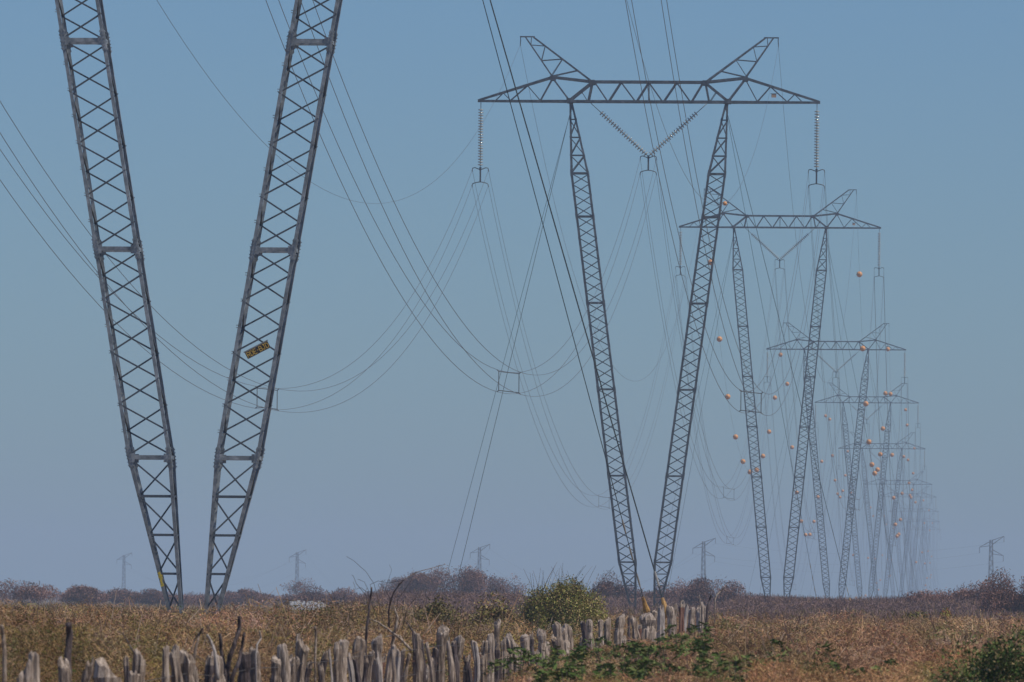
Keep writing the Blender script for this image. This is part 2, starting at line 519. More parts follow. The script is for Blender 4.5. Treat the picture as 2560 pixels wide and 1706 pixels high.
for i, t in enumerate(towers):
    det = i == 0
    root = empty('transmission_tower', (t.X, t.D, 0), ANG)
    tag(root, labels[i], 'transmission tower', 'V-legged lattice towers of the power line')
    t.root = root
    t.mat = Matrix.Translation((t.X, t.D, 0)) @ Matrix.Rotation(ANG, 4, 'Z')
    for side in (-1, 1):
        mb, sp, cor, wid = make_leg(t, side, det)
        leg = mb.build('leg', [M_steel if det else M_dsteel, M_brace], root)
        if i < 3:
            for z in sp:
              for sm in splice_meshes(cor, z, det):
                sm.build('splice_plate', [M_steel if det else M_dsteel], leg)
        if det and side == -1:
            # worn yellow paint patch on the front left chord near the foot
            pm = MB()
            p, q = cor(1.95, -1, -1), cor(2.38, -1, -1)
            for k in range(9):
                a = p.lerp(q, k / 9) + Vector((0.065 + random.uniform(-.02, .02), -0.008, 0))
                b = p.lerp(q, (k + 1.05) / 9) + Vector((0.065 + random.uniform(-.02, .02), -0.008, 0))
                pm.bar(a, b, random.uniform(0.06, 0.13), 0.008 + 0.001 * k, Vector((0, 1, 0)))
            pm.build('paint_mark', [M_lichen], leg)
    arm = link('crossarm', CROSS, root, (0, 0, t.H))
    for s in (-1, 1):
        link('earth_wire_peak', PEAK[s], root, (0, 0, t.H))
    far = i > 2
    for k in ('l', 'r', 'vl', 'vr'):
        so_ = link('insulator_string', STR[far][k], root, (0, 0, t.H))
        if k in ('l', 'r'):
            link('yoke', YOKE[-12.4 if k == 'l' else 12.4], so_)
    link('yoke', YOKE[0.0], root, (0, 0, t.H))
    # guys from the arm down to anchors in the ground
    if i < 8:
        for sx in (-1, 1):
            for sy in (-1, 1):
                a = Vector((sx * (5.1 if i == 0 else 5.6), sy * 0.3, t.H - 0.05))
                b = Vector((sx * 14.1, sy * 18, 0.1))
                b.x = (sx * 14.6 + (1.15 if sy < 0 else -1.95)) if i else (sx * 14.3 + (0.95 if sy < 0 else -0.95))
                mb = MB()
                mb.tube([a, b], 0.019 if sy < 0 else 0.014, 6)
                g = mb.build('guy_wire', [M_guy], root)
                if i < 2 and sx > 0:
                    d = (a - b).normalized()
                    mb = MB()
                    base = b + d * 1.3
                    mb.tube([base, base + d * .12, base + d * .3, base + d * .62], [0.07, 0.12, 0.08, 0.045], 8)
                    mb.build('guy_guard', [M_guard], g)
                    for j in range(3 if sy > 0 else 1):
                        mb = MB()
                        c = base + d * (1.0 + j * 1.0)
                        mb.tube([c, c + d * 0.25, c + d * .5], [0.024, 0.034, 0.024], 6)
                        mb.build('guy_grip', [M_grip], g)
    if i in (1, 2, 3):      # tan number plate hung in the right hand arm
        mb = MB()
        mb.bar((9.05, -0.55, 0.46), (9.4, -0.55, 0.46), 0.26, 0.02, Vector((0, 1, 0)), 0)
        for k in range(4):
            mb.bar((9.07 + k * .1, -0.565, 0.36), (9.07 + k * .1, -0.565, 0.6), 0.015, 0.01, Vector((0, 1, 0)), 1)
        mb.bar((8.98, -0.56, 0.61), (9.46, -0.56, 0.61), 0.04, 0.03, Vector((0, 1, 0)), 1)
        mb.build('number_plate', [M_tan, M_dsteel], root, (0, 0, t.H))

# ---- line name sign bolted to the nearest tower's right leg
t0 = towers[0]
inv = t0.mat.inverted()
def onplane(px, py):
    """point of the photo on the front face plane of the near tower's right leg, in tower coordinates"""
    D = t0.D - 0.72
    return inv @ at(px, py, D)
A_, B_ = onplane(612, 882), onplane(674, 850)
Dn, = [onplane(619, 896)]
ux = (B_ - A_).normalized()
uz = Vector((-ux.z, 0, ux.x)).normalized()
W = 0.76; Hh = 0.215
org = A_ - uz * Hh
mb = MB()
mb.bar(org + uz * Hh / 2, org + uz * Hh / 2 + ux * W, Hh, 0.012, Vector((0, 1, 0)), 0)
sign = mb.build('name_sign', [M_sign, M_rim], t0.root)
sign['label'] = 'dark name board lettered RDE-BJD in yellow, bolted to the tower leg'
mb = MB()
for k0, k1 in (((0, 0), (1, 0)), ((1, 0), (1, 1)), ((1, 1), (0, 1)), ((0, 1), (0, 0))):
    mb.bar(org + ux * W * k0[0] + uz * Hh * k0[1] + Vector((0, -.012, 0)), org + ux * W * k1[0] + uz * Hh * k1[1] + Vector((0, -.012, 0)), 0.014, 0.012, Vector((0, 1, 0)), 0)
mb.bar(org + uz * (Hh + .02) - ux * .03 + Vector((0, .02, 0)), org + uz * (Hh + .02) + ux * (W + .03) + Vector((0, .02, 0)), 0.03, 0.03, Vector((0, 1, 0)), 0)
mb.build('sign_frame', [M_rim], sign)
STROKES = {'R': [[(0, 0), (0, 1), (.75, 1), (1, .85), (1, .62), (.75, .48), (0, .48)], [(.5, .48), (1, 0)]],
           'D': [[(0, 0), (0, 1), (.6, 1), (1, .75), (1, .25), (.6, 0), (0, 0)]],
           'E': [[(1, 0), (0, 0), (0, 1), (1, 1)], [(0, .52), (.8, .52)]],
           '-': [[(.15, .5), (.85, .5)]],
           'B': [[(0, 0), (0, 1), (.75, 1), (.95, .85), (.95, .65), (.75, .52), (0, .52)], [(.75, .52), (1, .38), (1, .14), (.8, 0), (0, 0)]],
           'J': [[(.3, 1), (1, 1)], [(.75, 1), (.75, .2), (.55, 0), (.2, 0), (0, .2)]]}
mb = MB()
cw = 0.078
xx = 0.035
for ch in 'RDE-BJD':
    wch = cw if ch != '-' else 0.05
    for st in STROKES[ch]:
        for a, b in zip(st[:-1], st[1:]):
            def q(c): return org + ux * (xx + c[0] * wch) + uz * (0.035 + c[1] * (Hh - 0.07)) + Vector((0, -0.016, 0))
            pa, pb = q(a), q(b)
            e = (pb - pa).normalized() * 0.006
            mb.bar(pa - e, pb + e, 0.0145, 0.010, Vector((0, 1, 0)), 0)
    xx += wch + 0.030
mb.build('lettering', [M_letter], sign)

# ------------------------------------------------------------ conductors, earth wires, marker balls
def wpt(t, x, z, y=0): return t.mat @ Vector((x, y, t.H + z))
def sagpts(a, b, k, n):
    L = (b - a).length
    s = k * L * L
    return [a.lerp(b, i / n) - Vector((0, 0, 4 * s * (i / n) * (1 - i / n))) for i in range(n + 1)]
SAGC = [1.24e-4] + [1.33e-4] * 10
SAGE = [1.18e-4, 1.22e-4] + [1.30e-4] * 10
phases = (('left', -12.4, -4.95), ('middle', 0.0, -4.02), ('right', 12.4, -4.95))
names_between = lambda i: 'between the %s and %s towers' % (ordn[i], ordn[i + 1])
def rad_for(D, base): return max(base, base * (0.35 + 0.65 * D / 640))
for i in range(len(towers) - 1):
    ta, tb = towers[i], towers[i + 1]
    mid = (ta.D + tb.D) / 2
    n = 56 if i < 3 else 30
    if i < 8:
        for pn, x, z in phases:
            root = empty('conductor_bundle', wpt(ta, x, z))
            tag(root, '%s bundle of four thin wires sagging %s' % (pn, names_between(i)), 'power line wires', 'four-wire conductor bundles between the towers')
            o0 = root.location
            corners = ((-.60, -.15), (.60, -.15), (-.60, -1.28), (.60, -1.28))
            paths = []
            for dx, dz in corners:
                a, b = wpt(ta, x + dx, z + dz), wpt(tb, x + dx, z + dz)
                pts = sagpts(a, b, SAGC[i] * (1 + 0.006 * dx), n)
                paths.append(pts)
                mb = MB()
                mb.tube([p - o0 for p in pts], 0.0125 if i < 1 else (0.0125 if i == 1 else 0.017), 4)
                mb.build('wire', [M_wire], root, smooth=True)
            if i < 4:
                for tt in ((0.5,) if i else (0.49,)):
                    k = int(round(tt * n))
                    c = [paths[j][k] - o0 for j in range(4)]
                    mb = MB()
                    ctr = (c[0] + c[1] + c[2] + c[3]) / 4
                    q = [ctr + (p - ctr) * 0.86 for p in c]
                    for a, b in ((0, 1), (1, 3), (3, 2), (2, 0)):
                        mb.tube([q[a], q[b]], 0.022 if i == 0 else 0.016, 5)
                    for j in range(4): mb.tube([q[j], c[j]], 0.026 if i == 0 else 0.02, 5)
                    mb.build('spacer', [M_wire], root)
    for s, pn in ((-1, 'left'), (1, 'right')):
        if i > 8: continue
        a, b = wpt(ta, s * 9.52, 4.18), wpt(tb, s * 9.52, 4.18)
        pts = sagpts(a, b, SAGE[i], n)
        o = MB(); o.tube([p - a for p in pts], 0.0095 if i == 0 else 0.013, 4)
        ob = o.build('earth_wire', [M_wire], None, a, smooth=True)
        tag(ob, 'single thin earth wire on the %s side hanging %s' % (pn, names_between(i)), 'earth wire', 'thin earth wires between tower peaks')

def ball_mesh():
    mb = MB()
    nseg, nr = 14, 9
    vs, fs = [], []
    for i in range(nr + 1):
        th = math.pi * i / nr
        for k in range(nseg):
            a = 2 * math.pi * k / nseg
            r = 0.37 * (1.0 if i not in (nr // 2, nr // 2 + 1) else 1.03)
            vs.append((r * math.sin(th) * math.cos(a), r * math.cos(th), r * math.sin(th) * math.sin(a)))
    for i in range(nr):
        for k in range(nseg):
            k2 = (k + 1) % nseg
            fs.append((i * nseg + k, i * nseg + k2, (i + 1) * nseg + k2, (i + 1) * nseg + k))
    mb.add(vs, fs, 0)
    mb.tube([(0, -0.5, 0.0), (0, -0.36, 0), (0, .36, 0), (0, .5, 0)], 0.035, 6, 1)
    for y in (-.06, .06):      # flange bolts along the joint
        for k in range(8):
            a = 2 * math.pi * (k + .3) / 8
            mb.tube([(0.36 * math.cos(a), y, .36 * math.sin(a)), (0.41 * math.cos(a), y, .41 * math.sin(a))], 0.022, 5, 1)
    return mb.mesh('marker_ball', [M_ball, M_dsteel], True)
BALL = ball_mesh()
nord = ['first', 'second', 'third', 'fourth', 'fifth', 'sixth', 'seventh', 'eighth', 'ninth', 'tenth', 'eleventh', 'twelfth', 'thirteenth', 'fourteenth']
for i in range(2, 8):
    ta, tb = towers[i], towers[i + 1]
    L = tb.D - ta.D
    nb = {2: 11, 3: 10, 4: 8, 5: 9, 6: 7, 7: 6}[i]
    for s, pn in ((-1, 'left'), (1, 'right')):
        a, b = wpt(ta, s * 9.52, 4.18), wpt(tb, s * 9.52, 4.18)
        k_ = SAGE[i] * (b - a).length ** 2
        for j in range(nb):
            f = (j + (0.72 if s < 0 else 0.85)) / (nb + 0.3)
            p = a.lerp(b, f) - Vector((0, 0, 4 * k_ * f * (1 - f)))
            o = link('marker_ball', BALL, None, p)
            o.rotation_euler = (math.atan2(4 * k_ * (2 * f - 1), (b - a).length), random.uniform(0, 3), ANG)
            tag(o, 'orange ball, %s from the %s tower on the %s earth wire to the %s' % (nord[j], ordn[i], pn, ordn[i + 1]), 'marker ball', 'orange marker balls on the earth wires')
# the lone ball seen on the right earth wire before the second tower
a, b = wpt(towers[0], 9.52, 4.18), wpt(towers[1], 9.52, 4.18)
k_ = SAGE[0] * (b - a).length ** 2
f = 0.625
o = link('marker_ball', BALL, None, a.lerp(b, f) - Vector((0, 0, 4 * k_ * f * (1 - f))))
o.scale = (.33, .33, .33); 
tag(o, 'small brownish ball seen in front of the right leg of the second tower', 'marker ball', 'orange marker balls on the earth wires')

# ------------------------------------------------------------ far line of slender towers along the horizon
def small_tower_mesh():
    mb = MB(); arm1 = MB(); arm2 = MB(); arm3 = MB()
    H = 21.0
    def c(z, sx, sy):
        w = 1.6 + (0.75 - 1.6) * min(1, z / 17)
        return Vector((sx * w / 2, sy * w / 2, z))
    for sx in (-1, 1):
        for sy in (-1, 1):
            mb.bar(c(0, sx, sy), c(H, sx, sy), 0.16, 0.16)
    zs = [k * 1.5 for k in range(15)]
    for k in range(14):
        s = 1 if k % 2 else -1
        for sy in (-1, 1): mb.bar(c(zs[k], s, sy), c(zs[k + 1], -s, sy), 0.10, 0.08)
        for sx in (-1, 1): mb.bar(c(zs[k], sx, s), c(zs[k + 1], sx, -s), 0.10, 0.08)
    def arm(m, z, tip, dz):
        tp = Vector((tip, 0, z + dz))
        for sy in (-1, 1):
            m.bar(Vector((0.3 * (1 if tip > 0 else -1), sy * .35, z - .5)), tp, 0.15, 0.12)
            m.bar(Vector((0.3 * (1 if tip > 0 else -1), sy * .35, z + .9)), tp, 0.15, 0.12)
        m.tube([tp, tp + Vector((0, 0, -1.9))], 0.10, 6)
    arm(arm1, 19.6, -3.9, -1.0)
    arm(arm2, 19.9, 4.3, 2.3)
    arm(arm3, 17.0, 4.1, -1.1)
    mats = [M_rust]
    return H, mb.mesh('mast', mats), [a.mesh('arm', mats) for a in (arm1, arm2, arm3)]
Hs, mast_me, arm_mes = small_tower_mesh()
slabels = ['far slender tower leftmost on the horizon, left of the nearest tower',
           'far slender tower on the horizon right of the nearest tower legs',
           'far slender tower above the bare trees left of the second tower',
           'far slender tower just right of the second tower legs',
           'far slender tower at the right edge above the bushes']
stw = []
for k, (px, pyt, D) in enumerate(((310, 1388, 4100), (743, 1381, 3800), (1199, 1368, 3350), (1759, 1354, 3000), (2478, 1350, 2850))):
    top = at(px, pyt, D)
    sc_ = top.z / Hs
    r = empty('lattice_mast_tower', (top.x, D, 0), -0.35)
    r.scale = (sc_, sc_, sc_)
    tag(r, slabels[k], 'transmission tower', 'slender towers of the far line')
    link('mast', mast_me, r)
    for am in arm_mes: link('arm', am, r)
    stw.append((r, sc_))
bpy.context.view_layer.update()
for k in range(4):
    for tip, nm in (((-3.9, 0, 16.7), 'lower left'), ((4.3, 0, 20.3), 'upper right'), ((4.1, 0, 14.0), 'lower right')):
        a = stw[k][0].matrix_world @ Vector(tip)
        b = stw[k + 1][0].matrix_world @ Vector(tip)
        mb = MB(); mb.tube([p - a for p in sagpts(a, b, 1.2e-4, 14)], 0.02, 4)
        o = mb.build('far_line_wire', [M_wire], None, a)
        tag(o, 'faint %s wire from slender tower %s to the next' % (nm, ('at far left', 'right of the nearest tower', 'above the bare trees', 'right of the second tower')[k]), 'power line wire', 'faint wires of the far line')

# ------------------------------------------------------------ ground and mirage strip
def sheet(name, pts, z, m, kind='structure'):
    me = bpy.data.meshes.new(name)
    me.from_pydata([(x, y, z) for x, y in pts], [], [tuple(range(len(pts)))])
    me.materials.append(m)
    o = link(name, me); o['kind'] = kind
    return o
M_ground = mat('dry_ground', (0.13, 0.085, 0.05), 0.95, 0, 0.05, var=[(0.20, 0.13, 0.08), (0.15, 0.12, 0.055)], vscale=0.25)
sheet('ground', [(-1500, -400), (1900, -400), (1900, 8200), (-1500, 8200)], 0.0, M_ground)
M_mirage = mat('mirage_sheen', (0.16, 0.18, 0.19), 0.3, 0, 0.4, var=[(0.26, 0.28, 0.29)], vscale=0.02)
sheet('mirage_strip', [(-60, 1150), (-50, 1210), (-34, 1180), (-26, 1240), (-32, 1500), (-40, 1750), (-75, 1650), (-96, 1850), (-120, 1700), (-92, 1400), (-78, 1240)], 0.02, M_mirage)  # pale flat sheet added to stand in for the mirage's shimmer of sky

# ------------------------------------------------------------ vegetation
def vnoise(x, y, seed=0):
    xi, yi = np.floor(x).astype(np.int64), np.floor(y).astype(np.int64)
    fx, fy = x - xi, y - yi
    fx = fx * fx * (3 - 2 * fx); fy = fy * fy * (3 - 2 * fy)
    def h(a, b):
        n = (a * 374761393 + b * 668265263 + seed * 974711) & 0x7fffffff
        n = ((n ^ (n >> 13)) * 1274126177) & 0x7fffffff
        n = n ^ (n >> 16)
        return (n & 0xffff) / 65535.0
    return (h(xi, yi) * (1 - fx) + h(xi + 1, yi) * fx) * (1 - fy) + (h(xi, yi + 1) * (1 - fx) + h(xi + 1, yi + 1) * fx) * fy

def quads_mesh(name, P, U, V, col, m, bend=None):
    """P centre-bottom, U half-width vector, V length vector -> tapering blades"""
    n = len(P)
    v = np.empty((n, 4, 3), np.float32)
    v[:, 0] = P - U; v[:, 1] = P + U; v[:, 2] = P + V + U * 0.55; v[:, 3] = P + V - U * 0.55
    me = bpy.data.meshes.new(name)
    me.vertices.add(n * 4)
    me.vertices.foreach_set('co', v.ravel())
    me.loops.add(n * 4)
    me.loops.foreach_set('vertex_index', np.arange(n * 4, dtype=np.int32))
    me.polygons.add(n)
    me.polygons.foreach_set('loop_start', np.arange(0, n * 4, 4, dtype=np.int32))
    me.polygons.foreach_set('loop_total', np.full(n, 4, np.int32))
    a = me.color_attributes.new('Col', 'FLOAT_COLOR', 'POINT')
    c = np.ones((n, 4, 4), np.float32)
    c[:, :, :3] = col[:, None, :]
    a.data.foreach_set('color', c.ravel())
    me.materials.append(m)
    me.update(calc_edges=True)
    return me

def rdir(n, up=0.0, flat=1.0):
    d = rng.normal(size=(n, 3)); d[:, 2] = d[:, 2] * flat
    d /= np.linalg.norm(d, axis=1)[:, None]
    d[:, 2] += up
    return d / np.linalg.norm(d, axis=1)[:, None]

TAN, BRN, RED = (0.41, 0.24, 0.12), (0.225, 0.13, 0.065), (0.33, 0.15, 0.078)
OLV, GRN, GRY, STR_ = (0.21, 0.165, 0.04), (0.055, 0.10, 0.02), (0.33, 0.235, 0.17), (0.52, 0.34, 0.18)
MAU, MAUL = (0.17, 0.10, 0.085), (0.26, 0.17, 0.145)
PAL = np.array([TAN, BRN, RED, OLV, GRN, GRY, STR_])

def screen_x(x, y): return CX + x / y * F
def canopy(x, y):
    """height of the scrub canopy over the field"""
    n1 = vnoise(x / 2.3, y / 5.0, 1); n2 = vnoise(x / 0.8, y / 2.0, 2); n3 = vnoise(x / 9, y / 25, 3)
    px = screen_x(x, y)
    n4 = np.clip(vnoise(x / 1.6, y / 7.0, 14) - 0.66, 0, 1)
    h = 0.40 + 0.42 * n1 + 0.40 * n2 + 0.28 * n3 + 1.2 * n4
    h = h + 0.18 * np.clip((260 - np.abs(y - 260)) / 260, 0, 1) * (px < 1100)
    return np.maximum(h, 0.1)

def field(N, name, ymin, ymax, hscale=1.0, xr=(-0.10, 1.10), size=1.0, palw=None):
    # uniform over the picture rows that the canopy covers, full width plus a margin
    inv = rng.uniform(1 / ymax, 1 / ymin, N)
    y = 1 / inv
    px = rng.uniform(xr[0] * 2560, xr[1] * 2560, N)
    x = (px - CX) / F * y
    h = canopy(x, y) * hscale
    big = vnoise(x / 3.5, y / 22, 5); med = vnoise(x / 0.9, y / 5, 6); red = vnoise(x / 5, y / 16, 8); grn = vnoise(x / 1.1, y / 5, 9)
    sp = screen_x(x, y)
    right = np.clip((sp - 1450) / 300, 0, 1)
    wts = np.stack([0.9 + 1.6 * right + 0.5 * (1 - big), 0.75 + 0.5 * big, 0.6 + 2.8 * np.clip(red - .5, 0, 1) + 0.35 * right,
                    0.9 * (1 - right) + 0.45 + 2.8 * np.clip(big - .45, 0, 1) + 6 * np.clip(vnoise(x / 1.6, y / 7.0, 14) - 0.66, 0, 1),
                    0.12 + (9.0 + 14 * ((sp > 1250) & (y < 190))) * np.clip(grn - 0.69, 0, 1) * (0.7 + 0.6 * (y < 190)) + 0.35 * (y > 190) * (sp < 1200) + 7 * np.clip(vnoise(x / 2.4, y / 9, 51) - 0.68, 0, 1),
                    0.45 + 0.6 * med, 0.30 + 0.3 * right], 1)
    # purple-brown hue comes in with distance on the right, leafless scrub
    wts = np.maximum(wts, 0.01); wts /= wts.sum(1)[:, None]
    cum = np.cumsum(wts, 1)
    pick = (rng.uniform(size=(N, 1)) > cum).sum(1).clip(0, 6)
    # tufts: neighbouring stems share a colour and a lean
    jx = x + 0.5 * vnoise(x * 2.1, y * 0.7, 61); jy = y + 2.0 * vnoise(x * 1.3, y * 0.5, 62)
    ci, cj = np.floor(jx / 0.42).astype(np.int64), np.floor(jy / 1.7).astype(np.int64)
    hh = ((ci * 73856093) ^ (cj * 19349663)) & 0x7fffffff
    u1 = ((hh * 2654435761) & 0xffffff) / float(0x1000000)
    u2 = ((hh * 40503 + 12345) & 0xffff) / 65536.0
    pcell = (u1[:, None] > cum).sum(1).clip(0, 6)
    base = PAL[pick] * 0.45 + PAL[pcell] * (0.40 + 0.35 * u2)[:, None]
    col = base * rng.uniform(0.72, 1.3, (N, 1)) * rng.uniform(0.92, 1.08, (N, 3)) * (0.46 + 0.50 * med + 0.60 * vnoise(x / 2.6, y / 11, 41))[:, None] * np.stack([1 + 0.1 * (vnoise(x / 3, y / 12, 42) - .5), 1 + 0.22 * (vnoise(x / 2.2, y / 9, 43) - .5), 1 + 0.25 * (vnoise(x / 3, y / 12, 44) - .5)], 1) * 1.12
    leafy = (pick == 4) | (pick == 3)
    # the field lies behind the fence; in front of it only low growth at its right end
    df = 1.0 / np.maximum(0.01333 - (sp - 77) * 5.34e-6, 0.0043)
    front = (y < df + 1.5) & (sp < 1790)
    cut = np.interp(sp, [1150, 1300, 1450, 1600, 1760], [250, 190, 140, 112, 90]) + 40 * (vnoise(sp / 40, y / 30, 31) - 0.5)
    lim = CAMZ - cut * y / F
    lim = np.maximum(lim, 0.12)
    pocket = ((sp > 2330) & (y < 95)) | ((sp > 1330) & (sp < 1880) & (y < 101))
    h = np.where(front, np.minimum(h, lim * rng.uniform(0.8, 1.0, N)), h)
    h = np.where(pocket, h * np.where(sp > 2300, 0.4, 0.8), h)
    sz = (y / 140.0) ** 0.75 * size
    stem = ~leafy & (rng.uniform(size=N) < 0.62)
    L = np.where(stem, rng.uniform(0.10, 0.34, N), rng.uniform(0.025, 0.07, N)) * sz
    Wd = np.where(stem, rng.uniform(0.004, 0.009, N), rng.uniform(0.006, 0.018, N)) * sz
    d = rdir(N, 0.0, 0.9)
    d[stem] = rdir(int(stem.sum()), 0.3, 1.0)
    lean = np.stack([np.cos(u2 * 19.0), 0.3 * np.sin(u2 * 31.0), 0.4 + 0.0 * u2], 1) * 0.75
    d = d + lean * stem[:, None]
    d /= np.linalg.norm(d, axis=1)[:, None]
    tops = rng.uniform(size=N) ** 0.45
    z = h * (0.15 + 0.85 * tops) - L * np.abs(d[:, 2]) * 0.6
    P = np.stack([x, y, np.maximum(z, 0.0)], 1)
    side = np.cross(d, rdir(N)); side /= np.linalg.norm(side, axis=1)[:, None] + 1e-9
    return P, side * Wd[:, None], d * L[:, None], col

def cat(parts): return [np.concatenate(a) for a in zip(*parts)]

P, U, V, col = field(1600000, 'scrub', 84, 330, size=0.62)
me = quads_mesh('field_scrub', P, U, V, col, M_leaf)
tag(link('field_scrub', me), 'low dry brown and olive scrub covering the whole field', 'scrub', kind='stuff')

# separate taller dry stems standing out of the scrub
def stems(N):
    inv = rng.uniform(1 / 300, 1 / 88, N); y = 1 / inv
    px = rng.uniform(-150, 2700, N); x = (px - CX) / F * y
    df = 1.0 / np.maximum(0.01333 - (px - 77) * 5.34e-6, 0.0043)
    ok = (y > df + 2) & (y > 100) | (px > 1800) & (y > 100)
    x, y = x[ok], y[ok]; N = len(x)
    h = canopy(x, y)
    d = rdir(N, 0.55)
    d[:, 2] = np.abs(d[:, 2])
    L = rng.uniform(0.25, 0.85, N) * (y / 140) ** 0.4
    Wd = rng.uniform(0.0035, 0.008, N) * (y / 140) ** 0.6
    side = np.cross(d, rdir(N)); side[:, 1] *= 0.2; side /= np.linalg.norm(side, axis=1)[:, None] + 1e-9
    c = np.array([STR_, GRY, TAN, BRN, GRY, MAU])[rng.integers(0, 6, N)] * rng.uniform(0.8, 1.35, (N, 1))
    P = np.stack([x, y, np.maximum(h - L * 0.45, 0.0)], 1)
    return P, side * Wd[:, None], d * L[:, None], c
P, U, V, col = stems(5500)
me = quads_mesh('dry_stems', P, U, V, col, M_leaf)
tag(link('dry_stems', me), 'thin pale dry stems sticking out of the field scrub', 'dry stems', kind='stuff')

# thin scrub and grass of the farther flat
def far_field(N, ymin, ymax, pxa, pxb, h0, h1, cols, size):
    inv = rng.uniform(1 / ymax, 1 / ymin, N); y = 1 / inv
    px = rng.uniform(pxa, pxb, N); x = (px - CX) / F * y
    k = vnoise(x / 6, y / 40, 21) * 0.6 + vnoise(x / 1.7, y / 9, 22) * 0.4
    edge = np.clip((px - pxa) / 130, 0, 1) * np.clip((pxb - px) / 130, 0, 1)
    h = (h0 + (h1 - h0) * k) * (0.3 + 0.7 * edge)
    c = np.array(cols)[rng.integers(0, len(cols), N)] * rng.uniform(0.7, 1.35, (N, 1))
    sz = (y / 140.0) ** 0.8 * size
    L = rng.uniform(0.08, 0.30, N) * sz; Wd = rng.uniform(0.004, 0.012, N) * sz
    d = rdir(N, 0.25, 1.0)
    keep = h > 0.05
    z = np.where(keep, np.maximum(h * rng.uniform(size=N) ** 0.5 - L * 0.5, 0), -0.6)
    side = np.cross(d, rdir(N)); side /= np.linalg.norm(side, axis=1)[:, None] + 1e-9
    return np.stack([x, y, z], 1), side * Wd[:, None], d * L[:, None], c

parts = [far_field(110000, 330, 950, -260, 1000, 0.15, 0.62, [TAN, OLV, BRN, OLV], 0.6),
         far_field(50000, 950, 1600, -260, 1000, -0.2, 0.7, [GRY, MAUL, OLV, TAN], 0.5),
         far_field(90000, 1700, 2300, -360, 1100, -1.4, 2.9, [MAU, MAUL, MAU, BRN], 0.5),
         far_field(230000, 330, 620, 850, 2820, 0.6, 1.35, [MAU, MAUL, BRN, MAU, OLV, MAUL], 0.62),
         far_field(90000, 700, 1000, 1250, 1780, 1.3, 2.1, [MAU, MAUL, MAU, BRN], 0.6),
         far_field(170000, 560, 900, 1720, 2820, 1.3, 2.1, [MAU, MAUL, MAU, BRN], 0.6),
         far_field(90000, 560, 950, 820, 1420, 1.2, 2.4, [MAU, MAUL, MAU, BRN], 0.6)]
P, U, V, col = cat(parts)
me = quads_mesh('leafless_scrub', P, U, V, col, M_leaf)
tag(link('leafless_scrub', me), 'belt of leafless purple-brown scrub across the flat beyond the field', 'scrub', kind='stuff')

# --- separate bushes and bare trees
def branch_mb(base, n, hgt, spread, rad, mb, levels=2):
    tips = []
    for _ in range(n):
        a = random.uniform(0, 2 * math.pi); r = random.uniform(0.2, 1.0) * spread
        top = base + Vector((r * math.cos(a), r * math.sin(a), hgt * random.uniform(0.65, 1.0)))
        midp = base.lerp(top, 0.5) + Vector((random.uniform(-.1, .1), random.uniform(-.1, .1), 0.08)) * hgt * 0.5
        mb.tube([base + Vector((random.uniform(-.05, .05) * spread, random.uniform(-.05, .05) * spread, 0)), midp, top], [rad, rad * .6, rad * .25], 5)
        tips.append((midp, top))
        if levels > 1:
            for _ in range(4):
                f = random.uniform(0.35, 0.95)
                s = midp.lerp(top, f)
                e = s + Vector((random.uniform(-1, 1), random.uniform(-1, 1), random.uniform(0.1, 1))) * hgt * 0.22
                mb.tube([s, e], [rad * .35, rad * .12], 4)
    return tips

def crown(N, rx, ry, z0, z1, cols, size, elong, clumps=12, hollow=0.35, low=False, crad=(0.26, 0.52)):
    """leaf or twig quads spread through uneven clumps"""
    cc = rng.normal(size=(clumps, 3)); cc /= np.linalg.norm(cc, axis=1)[:, None]
    cc *= rng.uniform(0.15, 0.72, (clumps, 1))
    cc[:, 2] = np.abs(cc[:, 2]) * 1.1 - 0.25 * (rng.uniform(size=clumps) < 0.4)
    if low:
        cc[:, 0] = rng.uniform(-0.8, 0.8, clumps)
        cc[:, 2] = rng.uniform(-0.5, 0.55, clumps) * (1 - 0.55 * np.abs(cc[:, 0]))
    rad = rng.uniform(crad[0], crad[1], clumps)
    bright = rng.uniform(0.65, 1.25, clumps)
    k = rng.integers(0, clumps, N)
    p = rng.normal(size=(N, 3)); p /= np.linalg.norm(p, axis=1)[:, None]
    p *= (rng.uniform(size=(N, 1)) ** hollow) * (1 + 0.35 * (rng.uniform(size=(N, 1)) ** 6))
    q = cc[k] + p * rad[k][:, None]
    P = np.stack([q[:, 0] * rx, q[:, 1] * ry, z0 + np.clip(q[:, 2] * 0.62 + 0.38, -0.02, 1.3) * (z1 - z0)], 1)
    P[:, 2] = z0 + (P[:, 2] - z0) * (z1 - z0) / max(np.percentile(P[:, 2], 99.3) - z0, 0.1)
    c = np.array(cols)[rng.integers(0, len(cols), N)] * rng.uniform(0.7, 1.35, (N, 1)) * bright[k][:, None]
    d = rdir(N, 0.25)
    side = np.cross(d, rdir(N)); side /= np.linalg.norm(side, axis=1)[:, None] + 1e-9
    L = size * rng.uniform(0.5, 1.3, N)
    return P, side * (L / elong)[:, None], d * L[:, None], c

